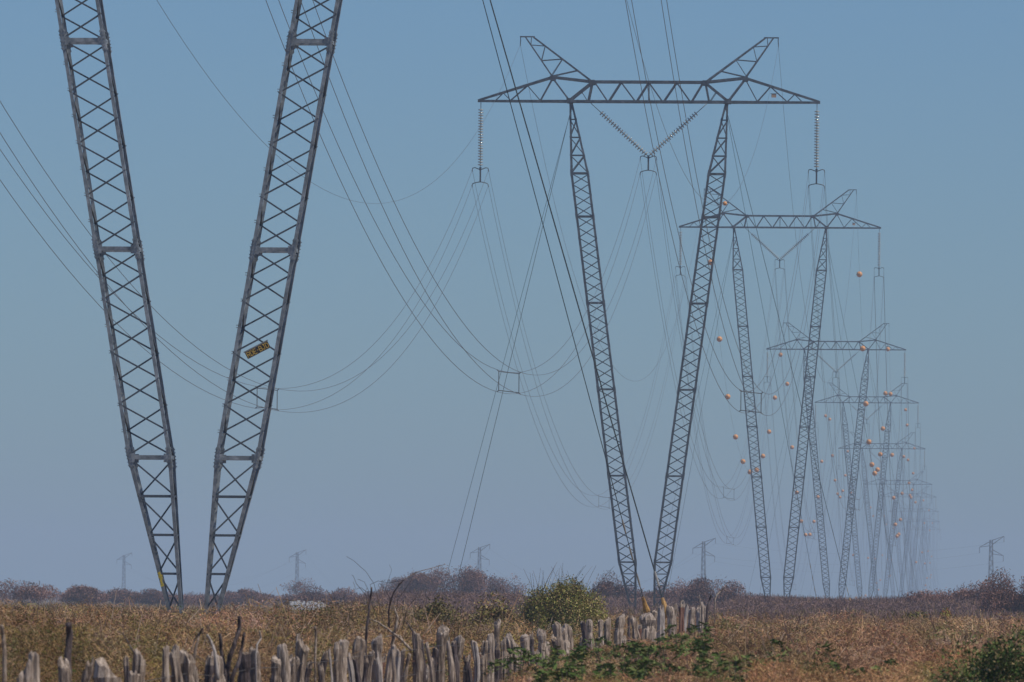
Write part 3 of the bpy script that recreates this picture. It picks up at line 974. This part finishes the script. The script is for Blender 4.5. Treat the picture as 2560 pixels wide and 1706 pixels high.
M_bark = mat('bark', (0.10, 0.075, 0.065), 0.9, 0, 0.1, var=[(0.17, 0.13, 0.115)], vscale=4)
def bush(name, label, px, py_top, D, wpx, cols, N, size, elong, group=None, cat_='bush', zlow=0.0, part='foliage', clumps=12, stems=7, low=False, crad=(0.26, 0.52)):
    top = at(px, py_top, D)
    H = top.z
    rx = wpx / 2 / F * D
    r = empty(name, (top.x, D, 0))
    tag(r, label, cat_, group)
    P, U, V, c = crown(N, rx * 1.1, max(rx * 0.9, 1), zlow, H * 0.97, cols, size, elong, clumps, low=low, crad=crad)
    link(part, quads_mesh(part, P, U, V, c, M_leaf), r)
    mb = MB()
    branch_mb(Vector((0, 0, 0)), stems, H * 0.85, rx * 0.65, max(0.03, H * 0.016), mb)
    mb.build('branches', [M_bark], r)
    return r

TW = [(0.19, 0.10, 0.078), (0.28, 0.165, 0.13), (0.20, 0.10, 0.072), (0.30, 0.155, 0.105)]
for k, (px, pt, D, w, N, lab) in enumerate((
    (60, 1452, 1300, 130, 2600, 'thin bare bush at the left edge on the skyline'),
    (205, 1466, 1500, 95, 5200, 'round bare bush between the left edge and the leftmost slender tower'),
    (345, 1474, 1700, 120, 6500, 'long bare bush at the foot of the leftmost slender tower'),
    (415, 1484, 1700, 110, 5500, 'low bare bush seen between the two chords of the nearest left leg'),
    (500, 1488, 1750, 130, 5500, 'low bare bush between the two legs of the nearest tower'),
    (602, 1474, 1700, 80, 3600, 'bare bush with a leaning top just right of the nearest tower'),
    (680, 1486, 1800, 110, 5200, 'low rounded bare bush left of the second slender tower'),
    (745, 1445, 1900, 90, 420, 'wispy bare tree around the foot of the second slender tower'),
    (812, 1470, 1500, 110, 7000, 'dense brown bare bush above the low white wall'),
    (930, 1478, 1200, 110, 3800, 'wide bare bush just left of the tall bare trees'),
    (1010, 1440, 1050, 110, 4200, 'bare tree with gaps in its crown behind the arching branches'),
    (1065, 1425, 1000, 90, 3200, 'open bare tree between two taller bare trees'),
    (1150, 1418, 950, 110, 6200, 'tallest bare tree with two stems left of the green bush'),
    (1212, 1424, 1000, 90, 4200, 'bare tree touching the third slender tower'),
    (1270, 1440, 1300, 70, 1300, 'faint wispy bare tree just left of the green bush'),
    (1545, 1442, 800, 110, 6500, 'grey bare bush behind the left leg foot of the second tower'),
    (1620, 1478, 800, 100, 5000, 'low bare bush between the legs of the second tower'),
    (1690, 1462, 820, 100, 5200, 'bare bush just right of the second tower feet'),
    (1770, 1448, 800, 130, 8000, 'dark bare bush at the foot of the slender tower beside the second tower'),
    (1850, 1486, 900, 110, 4200, 'low bare bush left of the third tower feet'),
    (2300, 1490, 700, 160, 6500, 'low wide bare bush right of the farthest towers'),
    (2380, 1476, 600, 190, 9000, 'wide bare bush just left of the foot of the rightmost slender tower'),
    (2475, 1458, 600, 170, 9000, 'wide bare bush at the foot of the rightmost slender tower'),
    (2545, 1430, 520, 140, 7000, 'tall dark bare bush at the right edge of the skyline'),
    (2620, 1420, 540, 140, 6500, 'tall bare bush just past the right edge'))):
    if px > 2560: continue
    if px < 850: D *= 0.62
    clumps = 16 if N > 3000 else 9
    bush('bare_bush' if 'bush' in lab else 'bare_tree', lab, px, pt, D, w * 1.15, TW, N * 2, 0.22 * (D / 1000) ** 0.6, 7, 'bare bushes along the skyline',
         'bush' if 'bush' in lab else 'tree', zlow=0.0 if 'bush' in lab else 1.4, part='twigs', clumps=clumps, low=('bush' in lab) or N > 4000)

GC = [(0.25, 0.25, 0.06), (0.30, 0.26, 0.08), (0.17, 0.20, 0.045), (0.34, 0.23, 0.10), (0.45, 0.35, 0.16)]
gb = bush('green_bush', 'large rounded olive green bush rising above the skyline in the middle', 1408, 1462, 215, 190, GC, 120000, 0.038, 3.0, None, clumps=70, stems=14, crad=(0.18, 0.40), low=True)
mb = MB()
for _ in range(60):      # long bare whips out of its top
    x0 = random.uniform(-0.9, 0.8); lean = random.uniform(-0.25, 0.45) + x0 * 0.2
    h0 = 1.35; L = random.uniform(0.5, 1.25)
    pts = [Vector((x0 + lean * f * L * (0.6 + f * .8), random.uniform(-.3, .3), h0 + L * f)) for f in (0, .35, .7, 1)]
    mb.tube(pts, [0.008, 0.006, 0.005, 0.003], 4)
mb.build('whips', [M_bark], gb)
bush('leafy_shrub', 'olive and brown shrub with big drooping leaves left of the green bush', 1225, 1508, 200, 190, [(0.26, 0.22, 0.06), (0.19, 0.17, 0.05), (0.24, 0.14, 0.08), (0.34, 0.25, 0.12)], 26000, 0.055, 3.0, clumps=30)
bush('leafy_shrub', 'sparse leafy shrub under the bare trees, right of the arching branches', 1095, 1506, 205, 150, [(0.22, 0.18, 0.06), (0.28, 0.19, 0.09), (0.14, 0.14, 0.04)], 15000, 0.055, 3.2, clumps=24)
bush('dark_green_shrub', 'dark leafy green shrub in the bottom right corner', 2560, 1592, 92, 360, [(0.065, 0.12, 0.028), (0.09, 0.15, 0.035), (0.16, 0.18, 0.05), (0.40, 0.31, 0.15)], 45000, 0.028, 2.4, clumps=70, low=True, crad=(0.12, 0.34))
bush('yellow_shrub', 'small yellow leaved shrub in the brown field at right', 2395, 1558, 235, 90, [(0.52, 0.36, 0.05), (0.45, 0.28, 0.06), (0.3, 0.18, 0.07)], 5000, 0.05, 2.6, clumps=9)
bush('yellow_green_shrub', 'yellow green shrub below the farthest towers', 2280, 1530, 330, 95, [(0.24, 0.23, 0.045), (0.2, 0.19, 0.05), (0.3, 0.14, 0.06)], 5000, 0.07, 2.6, clumps=9)
bush('yellow_green_shrub', 'yellow green shrub beside a rusty red twig, right of the other one', 2375, 1526, 330, 60, [(0.28, 0.25, 0.045), (0.32, 0.13, 0.05)], 4000, 0.07, 2.6, clumps=8)

# green weeds standing in the dry growth in front of the fence
def weed(px, py, D):
    top = at(px, py, D)
    H = max(top.z, 0.4)
    r = empty('green_weed', (top.x, D, 0))
    tag(r, 'low green feathery weed in the dry grass in front of the fence', 'weed', 'green weeds in front of the fence')
    mb = MB(); Ps, Us, Vs, Cs = [], [], [], []
    for k in range(random.randint(3, 6)):
        a = random.uniform(0, 2 * math.pi)
        reach = random.uniform(0.08, 0.34)
        z0, z1 = H * random.uniform(0.35, 0.6), H * random.uniform(0.80, 1.02)
        dx, dy = math.cos(a) * reach, math.sin(a) * reach
        pts = [Vector((0, 0, 0)), Vector((dx * .25, dy * .25, z0)), Vector((dx * .6, dy * .6, z1)), Vector((dx * 1.15, dy * 1.15, z1 - 0.02)), Vector((dx * 1.6, dy * 1.6, z1 - 0.10))]
        mb.tube(pts, [0.006, 0.005, 0.004, 0.003, 0.002], 4)
        n = 30
        f = rng.uniform(1.2, 4.0, n)
        i0 = np.minimum(f.astype(int), 3); fr = f - i0
        PA = np.array([tuple(p) for p in pts])
        c = PA[i0] * (1 - fr)[:, None] + PA[i0 + 1] * fr[:, None] + rng.normal(size=(n, 3)) * 0.012
        perp = np.array([-math.sin(a), math.cos(a), 0])
        d = perp[None, :] * rng.choice([-1, 1], n)[:, None] + rng.normal(size=(n, 3)) * 0.35
        d /= np.linalg.norm(d, axis=1)[:, None]
        side = np.cross(d, rdir(n)); side /= np.linalg.norm(side, axis=1)[:, None] + 1e-9
        L = rng.uniform(0.035, 0.085, n)
        Ps.append(c); Us.append(side * (L * 0.2)[:, None]); Vs.append(d * L[:, None])
        Cs.append(np.array([(0.075, 0.12, 0.025), (0.10, 0.15, 0.035), (0.15, 0.17, 0.05)])[rng.integers(0, 3, n)] * rng.uniform(0.7, 1.3, (n, 1)))
    link('foliage', quads_mesh('foliage', np.concatenate(Ps), np.concatenate(Us), np.concatenate(Vs), np.concatenate(Cs), M_leaf), r)
    mb.build('stem', [M_bark], r)
for px, py in ((1290, 1605), (1312, 1628), (1340, 1606), (1356, 1652), (1430, 1672), (1450, 1600), (1462, 1636), (1480, 1594), (1512, 1602), (1522, 1632), (1546, 1656),
               (1592, 1606), (1620, 1590), (1643, 1592), (1662, 1640), (1690, 1610), (1702, 1567), (1742, 1562), (1732, 1622), (1790, 1640), (1832, 1652), (1912, 1604),
               (1880, 1626), (1640, 1686), (1720, 1680), (1952, 1678), (1580, 1688), (1760, 1600), (1500, 1680), (1850, 1690), (1608, 1660), (1400, 1630), (2080, 1624), (2150, 1668), (2215, 1640), (2010, 1640), (2060, 1690), (2280, 1682), (2020, 1590), (2350, 1650)):
    weed(px, py, np.interp(py, [1560, 1600, 1640, 1700], [118, 104, 94, 90]) + random.uniform(-1.5, 1.5))

# arching leafless branches in the middle left
def px_tube(pts, r0, r1, D, mb, n=5):
    P = [at(a, b, D) for a, b in pts]
    r0 *= 0.55
    m = len(P)
    mb.tube(P, [r0 + (r1 - r0) * i / (m - 1) for i in range(m)], n)
D_ = 150
r = empty('arching_shrub', (0, 0, 0))
ar = at(985, 1560, D_); r.location = (ar.x, D_, 0)
tag(r, 'leafless shrub with long arching branches against the sky', 'shrub')
mb = MB()
for pts, a_, b_ in ((((975, 1590), (970, 1530), (985, 1480), (1010, 1450), (1045, 1430), (1085, 1419), (1112, 1411)), .022, .005),
                    (((968, 1600), (975, 1500), (1000, 1458), (1040, 1430), (1065, 1440), (1080, 1458)), .016, .004),
                    (((1000, 1590), (1020, 1520), (1040, 1495), (1066, 1473)), .012, .004),
                    (((925, 1560), (915, 1490), (890, 1460), (882, 1440), (878, 1438)), .010, .003),
                    (((922, 1560), (920, 1475), (910, 1455), (893, 1448)), .009, .003),
                    (((958, 1560), (935, 1460), (915, 1430), (885, 1403), (865, 1391)), .008, .003),
                    (((930, 1480), (925, 1462), (945, 1453), (975, 1458), (1010, 1450)), .008, .003),
                    (((915, 1480), (902, 1470), (888, 1473), (882, 1455)), .010, .003),
                    (((962, 1560), (955, 1500), (967, 1465), (980, 1425), (975, 1412)), .005, .002),
                    (((1010, 1590), (990, 1530), (962, 1470), (948, 1458)), .009, .003),
                    (((985, 1580), (995, 1500), (1030, 1450), (1072, 1425)), .009, .003),
                    (((950, 1590), (940, 1540), (925, 1500)), .010, .004), (((1022, 1590), (1015, 1550), (1012, 1520)), .008, .004)):
    px_tube([p for p in pts], a_, b_, D_, mb)
for v_ in range(len(mb.v)):
    x, y, z = mb.v[v_]
    mb.v[v_] = (x - r.location.x, y - D_ + 0.5 * math.sin(x * 3 + z * 2), z)
mb.build('branches', [M_bark], r)

# ------------------------------------------------------------ rustic fence of split trunks
def inv_d(px): return 0.01333 - (px - 77) * 5.34e-6
def post_mesh(w, h, lean, seed, knob=1.0, flat=False):
    """irregular weathered trunk: w width, h height, lean = (dx, dy) of the top"""
    rs = random.Random(seed)
    n, rings = 14, 18
    ph = [rs.uniform(0, 6.28) for _ in range(4)]
    am = [rs.uniform(0.05, 0.16), rs.uniform(0.04, 0.13), rs.uniform(0.03, 0.10)]
    vs, fs = [], []
    bend = rs.uniform(-0.09, 0.09)
    groove = [rs.uniform(0, 6.28) for _ in range(3)]
    neck = rs.choice([0.0, 0.06, 0.14, 0.2])
    jag = rs.choice([0.01, 0.02, 0.035, 0.05])
    tilt = rs.choice([0.01, 0.02, 0.035, 0.06]) * w / .15
    for i in range(rings + 1):
        f = i / rings
        z = h * f
        k = 1.08 - 0.16 * f + 0.09 * math.sin(f * 9 + ph[0]) + 0.05 * math.sin(f * 23 + ph[2])
        k *= 1 - neck * math.exp(-((f - 0.84) / 0.05) ** 2) + 0.10 * math.exp(-((f - 0.94) / 0.05) ** 2)
        if f > 0.9: k *= knob * (0.90 if not flat else 1.0)
        cx = lean[0] * f + bend * math.sin(f * 3.1); cy = lean[1] * f
        for a in range(n):
            an = 2 * math.pi * a / n
            r = w / 2 * k * (1 + am[0] * math.cos(2 * an + ph[1]) + am[1] * math.cos(3 * an + ph[2] + f * 2) + am[2] * math.cos(5 * an + ph[3] - f * 3))
            for g in groove:
                r *= 1 - 0.36 * math.exp(-((math.atan2(math.sin(an - g - f * .5), math.cos(an - g - f * .5))) / 0.28) ** 2)
            zz = z + ((rs.uniform(-jag, jag) + tilt * math.cos(an + ph[3])) if i == rings else 0)
            r *= rs.uniform(0.95, 1.05)
            vs.append((cx + r * math.cos(an), cy + r * math.sin(an), zz))
    for i in range(rings):
        for a in range(n):
            b = (a + 1) % n
            fs.append((i * n + a, i * n + b, (i + 1) * n + b, (i + 1) * n + a))
    ti = len(vs)
    # rounded, chipped head
    for rr, dz in ((0.84, 0.020), (0.50, 0.028)):
        for a in range(n):
            x, y, z = vs[rings * n + a]
            cx, cy = lean[0] + bend * math.sin(3.1), lean[1]
            vs.append((cx + (x - cx) * rr, cy + (y - cy) * rr, z + dz * (0.4 if flat else 1) * (w / .15) + rs.uniform(-.008, .008)))
    for j in range(2):
        o0 = rings * n if j == 0 else ti
        o1 = ti + j * n
        for a in range(n):
            b = (a + 1) % n
            fs.append((o0 + a, o0 + b, o1 + b, o1 + a))
    fs.append(tuple(ti + n + a for a in range(n)))
    mb = MB(); mb.add(vs, fs)
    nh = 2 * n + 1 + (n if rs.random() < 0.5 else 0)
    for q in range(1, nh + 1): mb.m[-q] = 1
    return mb

# photo x, photo y of the head, photo width, wood (0 grey 1 pale 2 dark 3 reddish 4 bleached), lean px, distance offset
POSTS = [(65,1660,37,1,0,-2),(85,1626,28,1,3,0),(158,1650,25,0,0,0),(226,1651,26,0,4,0),(272,1650,60,0,0,1),(314,1642,14,2,0,2),(350,1632,33,0,0,0),
 (335,1680,28,0,2,-2),(414,1617,16,1,-1,1),(433,1616,27,0,0,0),(467,1626,36,0,0,0),(476,1673,14,1,0,-3),(489,1671,10,1,0,-3),(525,1640,20,2,3,1),(541,1630,30,1,3,0),
 (611,1629,26,2,0,1),(636,1618,27,0,0,0),(693,1640,30,0,0,1),(705,1606,24,1,0,0),(737,1640,20,0,-6,-1),(757,1601,29,0,0,0),(814,1630,15,2,0,1),(823,1627,6,4,0,0),
 (843,1602,18,0,0,1),(858,1594,26,1,0,0),(869,1634,13,4,3,-2),(900,1590,24,0,0,0),(915,1640,15,2,-3,1),(946,1586,24,1,3,0),(938,1632,16,4,0,-2),(960,1640,15,3,0,1),
 (983,1615,18,1,2,0),(996,1628,12,4,0,-2),(1009,1620,14,2,0,1),(1024,1634,11,0,0,0),(1040,1577,22,0,0,0),(1054,1606,12,2,0,1),(1066,1608,11,1,-5,0),(1071,1662,10,4,0,-2),
 (1090,1618,14,2,0,1),(1107,1566,22,0,0,0),(1119,1600,12,1,0,-2),(1134,1602,14,2,0,1),(1151,1586,23,0,0,0),(1163,1640,14,2,0,2),(1184,1601,12,4,3,-1),(1199,1630,10,3,0,2),
 (1212,1601,16,0,-2,0),(1226,1582,17,1,0,0),(1243,1551,18,0,0,1),(1241,1610,16,2,0,-1),(1257,1596,14,0,0,0),(1271,1583,21,1,2,0),(1284,1612,12,0,0,1),
 (1313,1582,22,1,0,0),(1327,1584,12,2,3,1),(1310,1632,22,3,0,2),(1353,1571,22,1,0,0),(1366,1600,18,1,4,-1),(1384,1590,13,2,3,1),(1391,1553,20,0,0,0),(1407,1562,26,1,0,0),(1420,1560,12,0,0,1),
 (1457,1552,13,2,-3,0),(1474,1546,20,1,0,0),(1460,1590,17,0,-4,0),(1501,1546,12,1,0,0),(1517,1546,15,0,0,0),(1500,1590,14,0,0,1),(1551,1536,20,1,0,0),(1560,1590,14,0,0,1),
 (1572,1538,7,2,0,1),(1583,1539,17,0,0,0),(1600,1560,10,3,0,1),(1616,1528,28,1,0,0),(1612,1570,16,1,-4,0),(1635,1524,13,0,0,1),(1653,1514,16,4,3,0),(1673,1513,16,1,0,0),(1688,1509,12,0,0,0),
 (1704,1503,14,3,0,0),(1717,1512,10,4,0,1),(1730,1517,14,1,0,0),(1745,1519,11,4,0,1),(1757,1506,12,1,2,0)]
for px, py in ((720, 1650), (775, 1655), (800, 1660), (885, 1640), (930, 1628), (1078, 1640), (1128, 1650), (1172, 1636), (1208, 1640), (1265, 1632), (1298, 1618), (1340, 1625)):
    POSTS.append((px, py, 14, 2 if px % 2 else 0, random.choice((-3, 0, 3)), 2))
first = POSTS[0]
fx = (first[0] - CX) / F / inv_d(first[0])
fence = empty('stake_fence', (fx, 1 / inv_d(65), 0))
tag(fence, 'rustic fence of weathered grey split trunks set upright in a crooked row', 'fence')
tops = []
for k, (px, py, w, wd, ln, dd) in enumerate(POSTS):
    D = 1 / inv_d(px) + dd * 0.12
    top = at(px, py, D)
    W_ = w * 1.22 / F * D
    lean = (ln / F * D + random.uniform(-.03, .03), random.uniform(-.05, .05))
    m_ = post_mesh(W_, top.z - 0.06 * (W_ / .15), lean, k * 13 + 5, knob=random.uniform(0.95, 1.12), flat=(k == 4))
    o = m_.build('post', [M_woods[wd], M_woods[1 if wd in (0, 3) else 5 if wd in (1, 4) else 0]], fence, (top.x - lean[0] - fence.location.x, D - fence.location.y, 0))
    if wd == 4: o['label'] = 'bleached pale thin stake'
    tops.append((top, W_))
    if px in (65, 314): pass
# filler stakes packed lower between the tall ones (short, seen between the heads)
M_fencewire = mat('rusty_fence_wire', (0.09, 0.08, 0.075), 0.8, 0.1, 0.2, var=[(0.14, 0.13, 0.125)], vscale=3)
for drop in (0.26, 0.62):
    mb = MB(); pts = []
    for k, ((top, W_), p_) in enumerate(zip(tops, POSTS)):
        if p_[2] < 20 or p_[5] < 0 or k % 2: continue
        pts.append(top - Vector((0, W_ * 0.5 + 0.03, drop + random.uniform(-.03, .05))) - Vector(fence.location))
    pts = sorted(pts, key=lambda p: p.y)[::1]
    mb.tube(pts, 0.004, 4)
    mb.build('wire', [M_fencewire], fence)

# lone posts and dead wood
def lone(name, label, cat_, strokes, D, wd, group=None, jit=0.0):
    base = at(*strokes[0][0][-1][:2], D)
    r_ = (base.x, D, 0)
    mb = MB()
    for pts, w0, w1 in strokes:
        P = [at(a, b, D) for a, b in pts]
        P = [p - Vector(r_) for p in P]
        m = len(P)
        for j, p in enumerate(P): p.y += 0.06 * math.sin(j * 1.7)
        # densify for a natural crooked look
        Q, rad = [], []
        for j in range(m - 1):
            for s in range(4):
                f = s / 4
                g = (j + f) / (m - 1)
                Q.append(P[j].lerp(P[j + 1], f) + Vector((random.uniform(-1, 1), random.uniform(-1, 1), 0)) * (w0 + w1) / 2 / F * D * 0.08)
                rad.append((w0 + (w1 - w0) * g) / 2 / F * D * random.uniform(0.92, 1.10))
        Q.append(P[-1]); rad.append(w1 / 2 / F * D)
        mb.tube(Q, rad, 8)
    o = mb.build(name, [M_woods[wd]], None, r_, smooth=True)
    tag(o, label, cat_, group)
lone('wooden_post', 'dark weathered post standing alone in the scrub left of the nearest tower', 'post', [([(171, 1558), (173, 1590), (170, 1640), (168, 1720)], 14, 20)], 1 / inv_d(171) + 1.5, 2)
lone('wooden_post', 'thin grey post standing alone at the left edge', 'post', [([(4, 1564), (7, 1590), (12, 1640), (12, 1720)], 9, 12)], 1 / inv_d(7) + 1.5, 0)
lone('dead_stick', 'tall charred black stick rising above the fence middle', 'dead branch', [([(929, 1469), (926, 1500), (922, 1530), (917, 1570), (914, 1610), (913, 1760)], 4.5, 8)], 1 / inv_d(920) + .5, 2)
lone('dead_branch', 'forked bleached branch standing by the fence middle', 'dead branch',
     [([(981, 1509), (987, 1525), (995, 1545), (990, 1570), (984, 1590), (981, 1612), (986, 1680), (986, 1760)], 3, 11),
      ([(922, 1547), (945, 1556), (968, 1572), (992, 1590), (1008, 1605), (1030, 1628)], 3, 7), ([(1008, 1605), (1000, 1590), (985, 1588), (965, 1592)], 5, 2.5)], 1 / inv_d(985) - .7, 1)
lone('dead_branch', 'tall dark forked trunk standing in the left part of the fence', 'dead branch',
     [([(598, 1541), (597, 1575), (588, 1605), (576, 1640), (568, 1680), (566, 1760)], 9, 13), ([(611, 1582), (604, 1620), (597, 1655), (580, 1695), (578, 1760)], 6, 12),
      ([(550, 1585), (553, 1630), (561, 1672), (566, 1720)], 8, 10)], 1 / inv_d(585) - 1.0, 2)
lone('dead_branch', 'grey broken branch leaning up from the fence below the nearest tower', 'dead branch',
     [([(508, 1570), (499, 1584), (492, 1610), (485, 1650), (482, 1760)], 5, 9), ([(496, 1582), (488, 1596), (480, 1622)], 4, 3)], 1 / inv_d(490) - .8, 0)
lone('dead_branch', 'short white branch stub leaning out of the fence', 'dead branch', [([(518, 1588), (527, 1604), (537, 1628), (545, 1700)], 6, 10)], 1 / inv_d(530) - .9, 4)
lone('dead_stick', 'thin pale crooked stick above the fence right of the dark forked trunk', 'dead branch', [([(649, 1578), (652, 1596), (643, 1612), (640, 1640), (640, 1760)], 4, 6)], 1 / inv_d(645) - .8, 4)
lone('dead_stick', 'thin dark stick slanting above the fence at far left', 'dead branch', [([(306, 1584), (316, 1600), (328, 1620), (336, 1632), (338, 1700)], 2.5, 5)], 1 / inv_d(320) + .6, 2)
lone('wooden_post', 'thin knotted stake in the scrub behind the fence', 'post', [([(788, 1567), (790, 1590), (788, 1640), (789, 1720)], 6, 6)], 1 / inv_d(790) + 1.5, 0)
lone('dead_stick', 'short dark stick slanting above the fence right of the bleached branch', 'dead branch', [([(1013, 1552), (1022, 1564), (1033, 1580), (1036, 1640)], 2.5, 6)], 1 / inv_d(1030) + .6, 2)
lone('dead_branch', 'pale broken branch rising at the right end of the fence', 'dead branch',
     [([(1812, 1468), (1803, 1478), (1792, 1488), (1787, 1502), (1786, 1560)], 3.5, 4), ([(1808, 1472), (1816, 1478)], 3, 2)], 225, 1)
lone('dead_branch', 'dark leaning stake at the right end of the fence', 'dead branch', [([(1779, 1487), (1774, 1500), (1768, 1522), (1764, 1580)], 4, 7)], 226, 2)
lone('dead_branch', 'thin pale twig standing at the right end of the fence', 'dead branch', [([(1748, 1488), (1750, 1502), (1750, 1525), (1750, 1580)], 2, 4)], 224, 1)

# low white wall in the distance
wl = at(773, 1517, 1500)
mb = MB()
xs = np.linspace(-2.9, 2.9, 15)
for k in range(14):
    hh = random.uniform(0.80, 0.98) * (0.9 if k < 2 or k > 11 else 1)
    mb.bar((xs[k], 0.02 * (k % 2), 0), (xs[k], 0.02 * (k % 2), hh), 0.46, 0.25, Vector((0, 1, 0)))
o = mb.build('low_wall', [M_white], None, (wl.x, 700, 0))
tag(o, 'low white broken wall on the flat below the second slender tower', 'wall')
o.location.x = (773 - CX) / F * 700
o.scale = (0.50, 1, 1.32)

# bird perched/flying specks are left out; haze comes last
hz = MB()
x0, x1, y0, y1, z0_, z1_ = -1600, 2000, -500, 8300, -1.0, 60.0
hz.add([(x0, y0, z0_), (x1, y0, z0_), (x1, y1, z0_), (x0, y1, z0_), (x0, y0, z1_), (x1, y0, z1_), (x1, y1, z1_), (x0, y1, z1_)],
       [(0, 3, 2, 1), (4, 5, 6, 7), (0, 1, 5, 4), (1, 2, 6, 5), (2, 3, 7, 6), (3, 0, 4, 7)])
mh = bpy.data.materials.new('haze')
mh.use_nodes = True
nt = mh.node_tree
nt.nodes.remove(nt.nodes['Principled BSDF'])
pv = nt.nodes.new('ShaderNodeVolumePrincipled')
pv.inputs['Color'].default_value = (0.60, 0.775, 0.965, 1)
pv.inputs['Density'].default_value = 2.2e-4
pv.inputs['Anisotropy'].default_value = 0.0
nt.links.new(pv.outputs[0], nt.nodes['Material Output'].inputs['Volume'])
o = hz.build('haze', [mh])
o['kind'] = 'stuff'
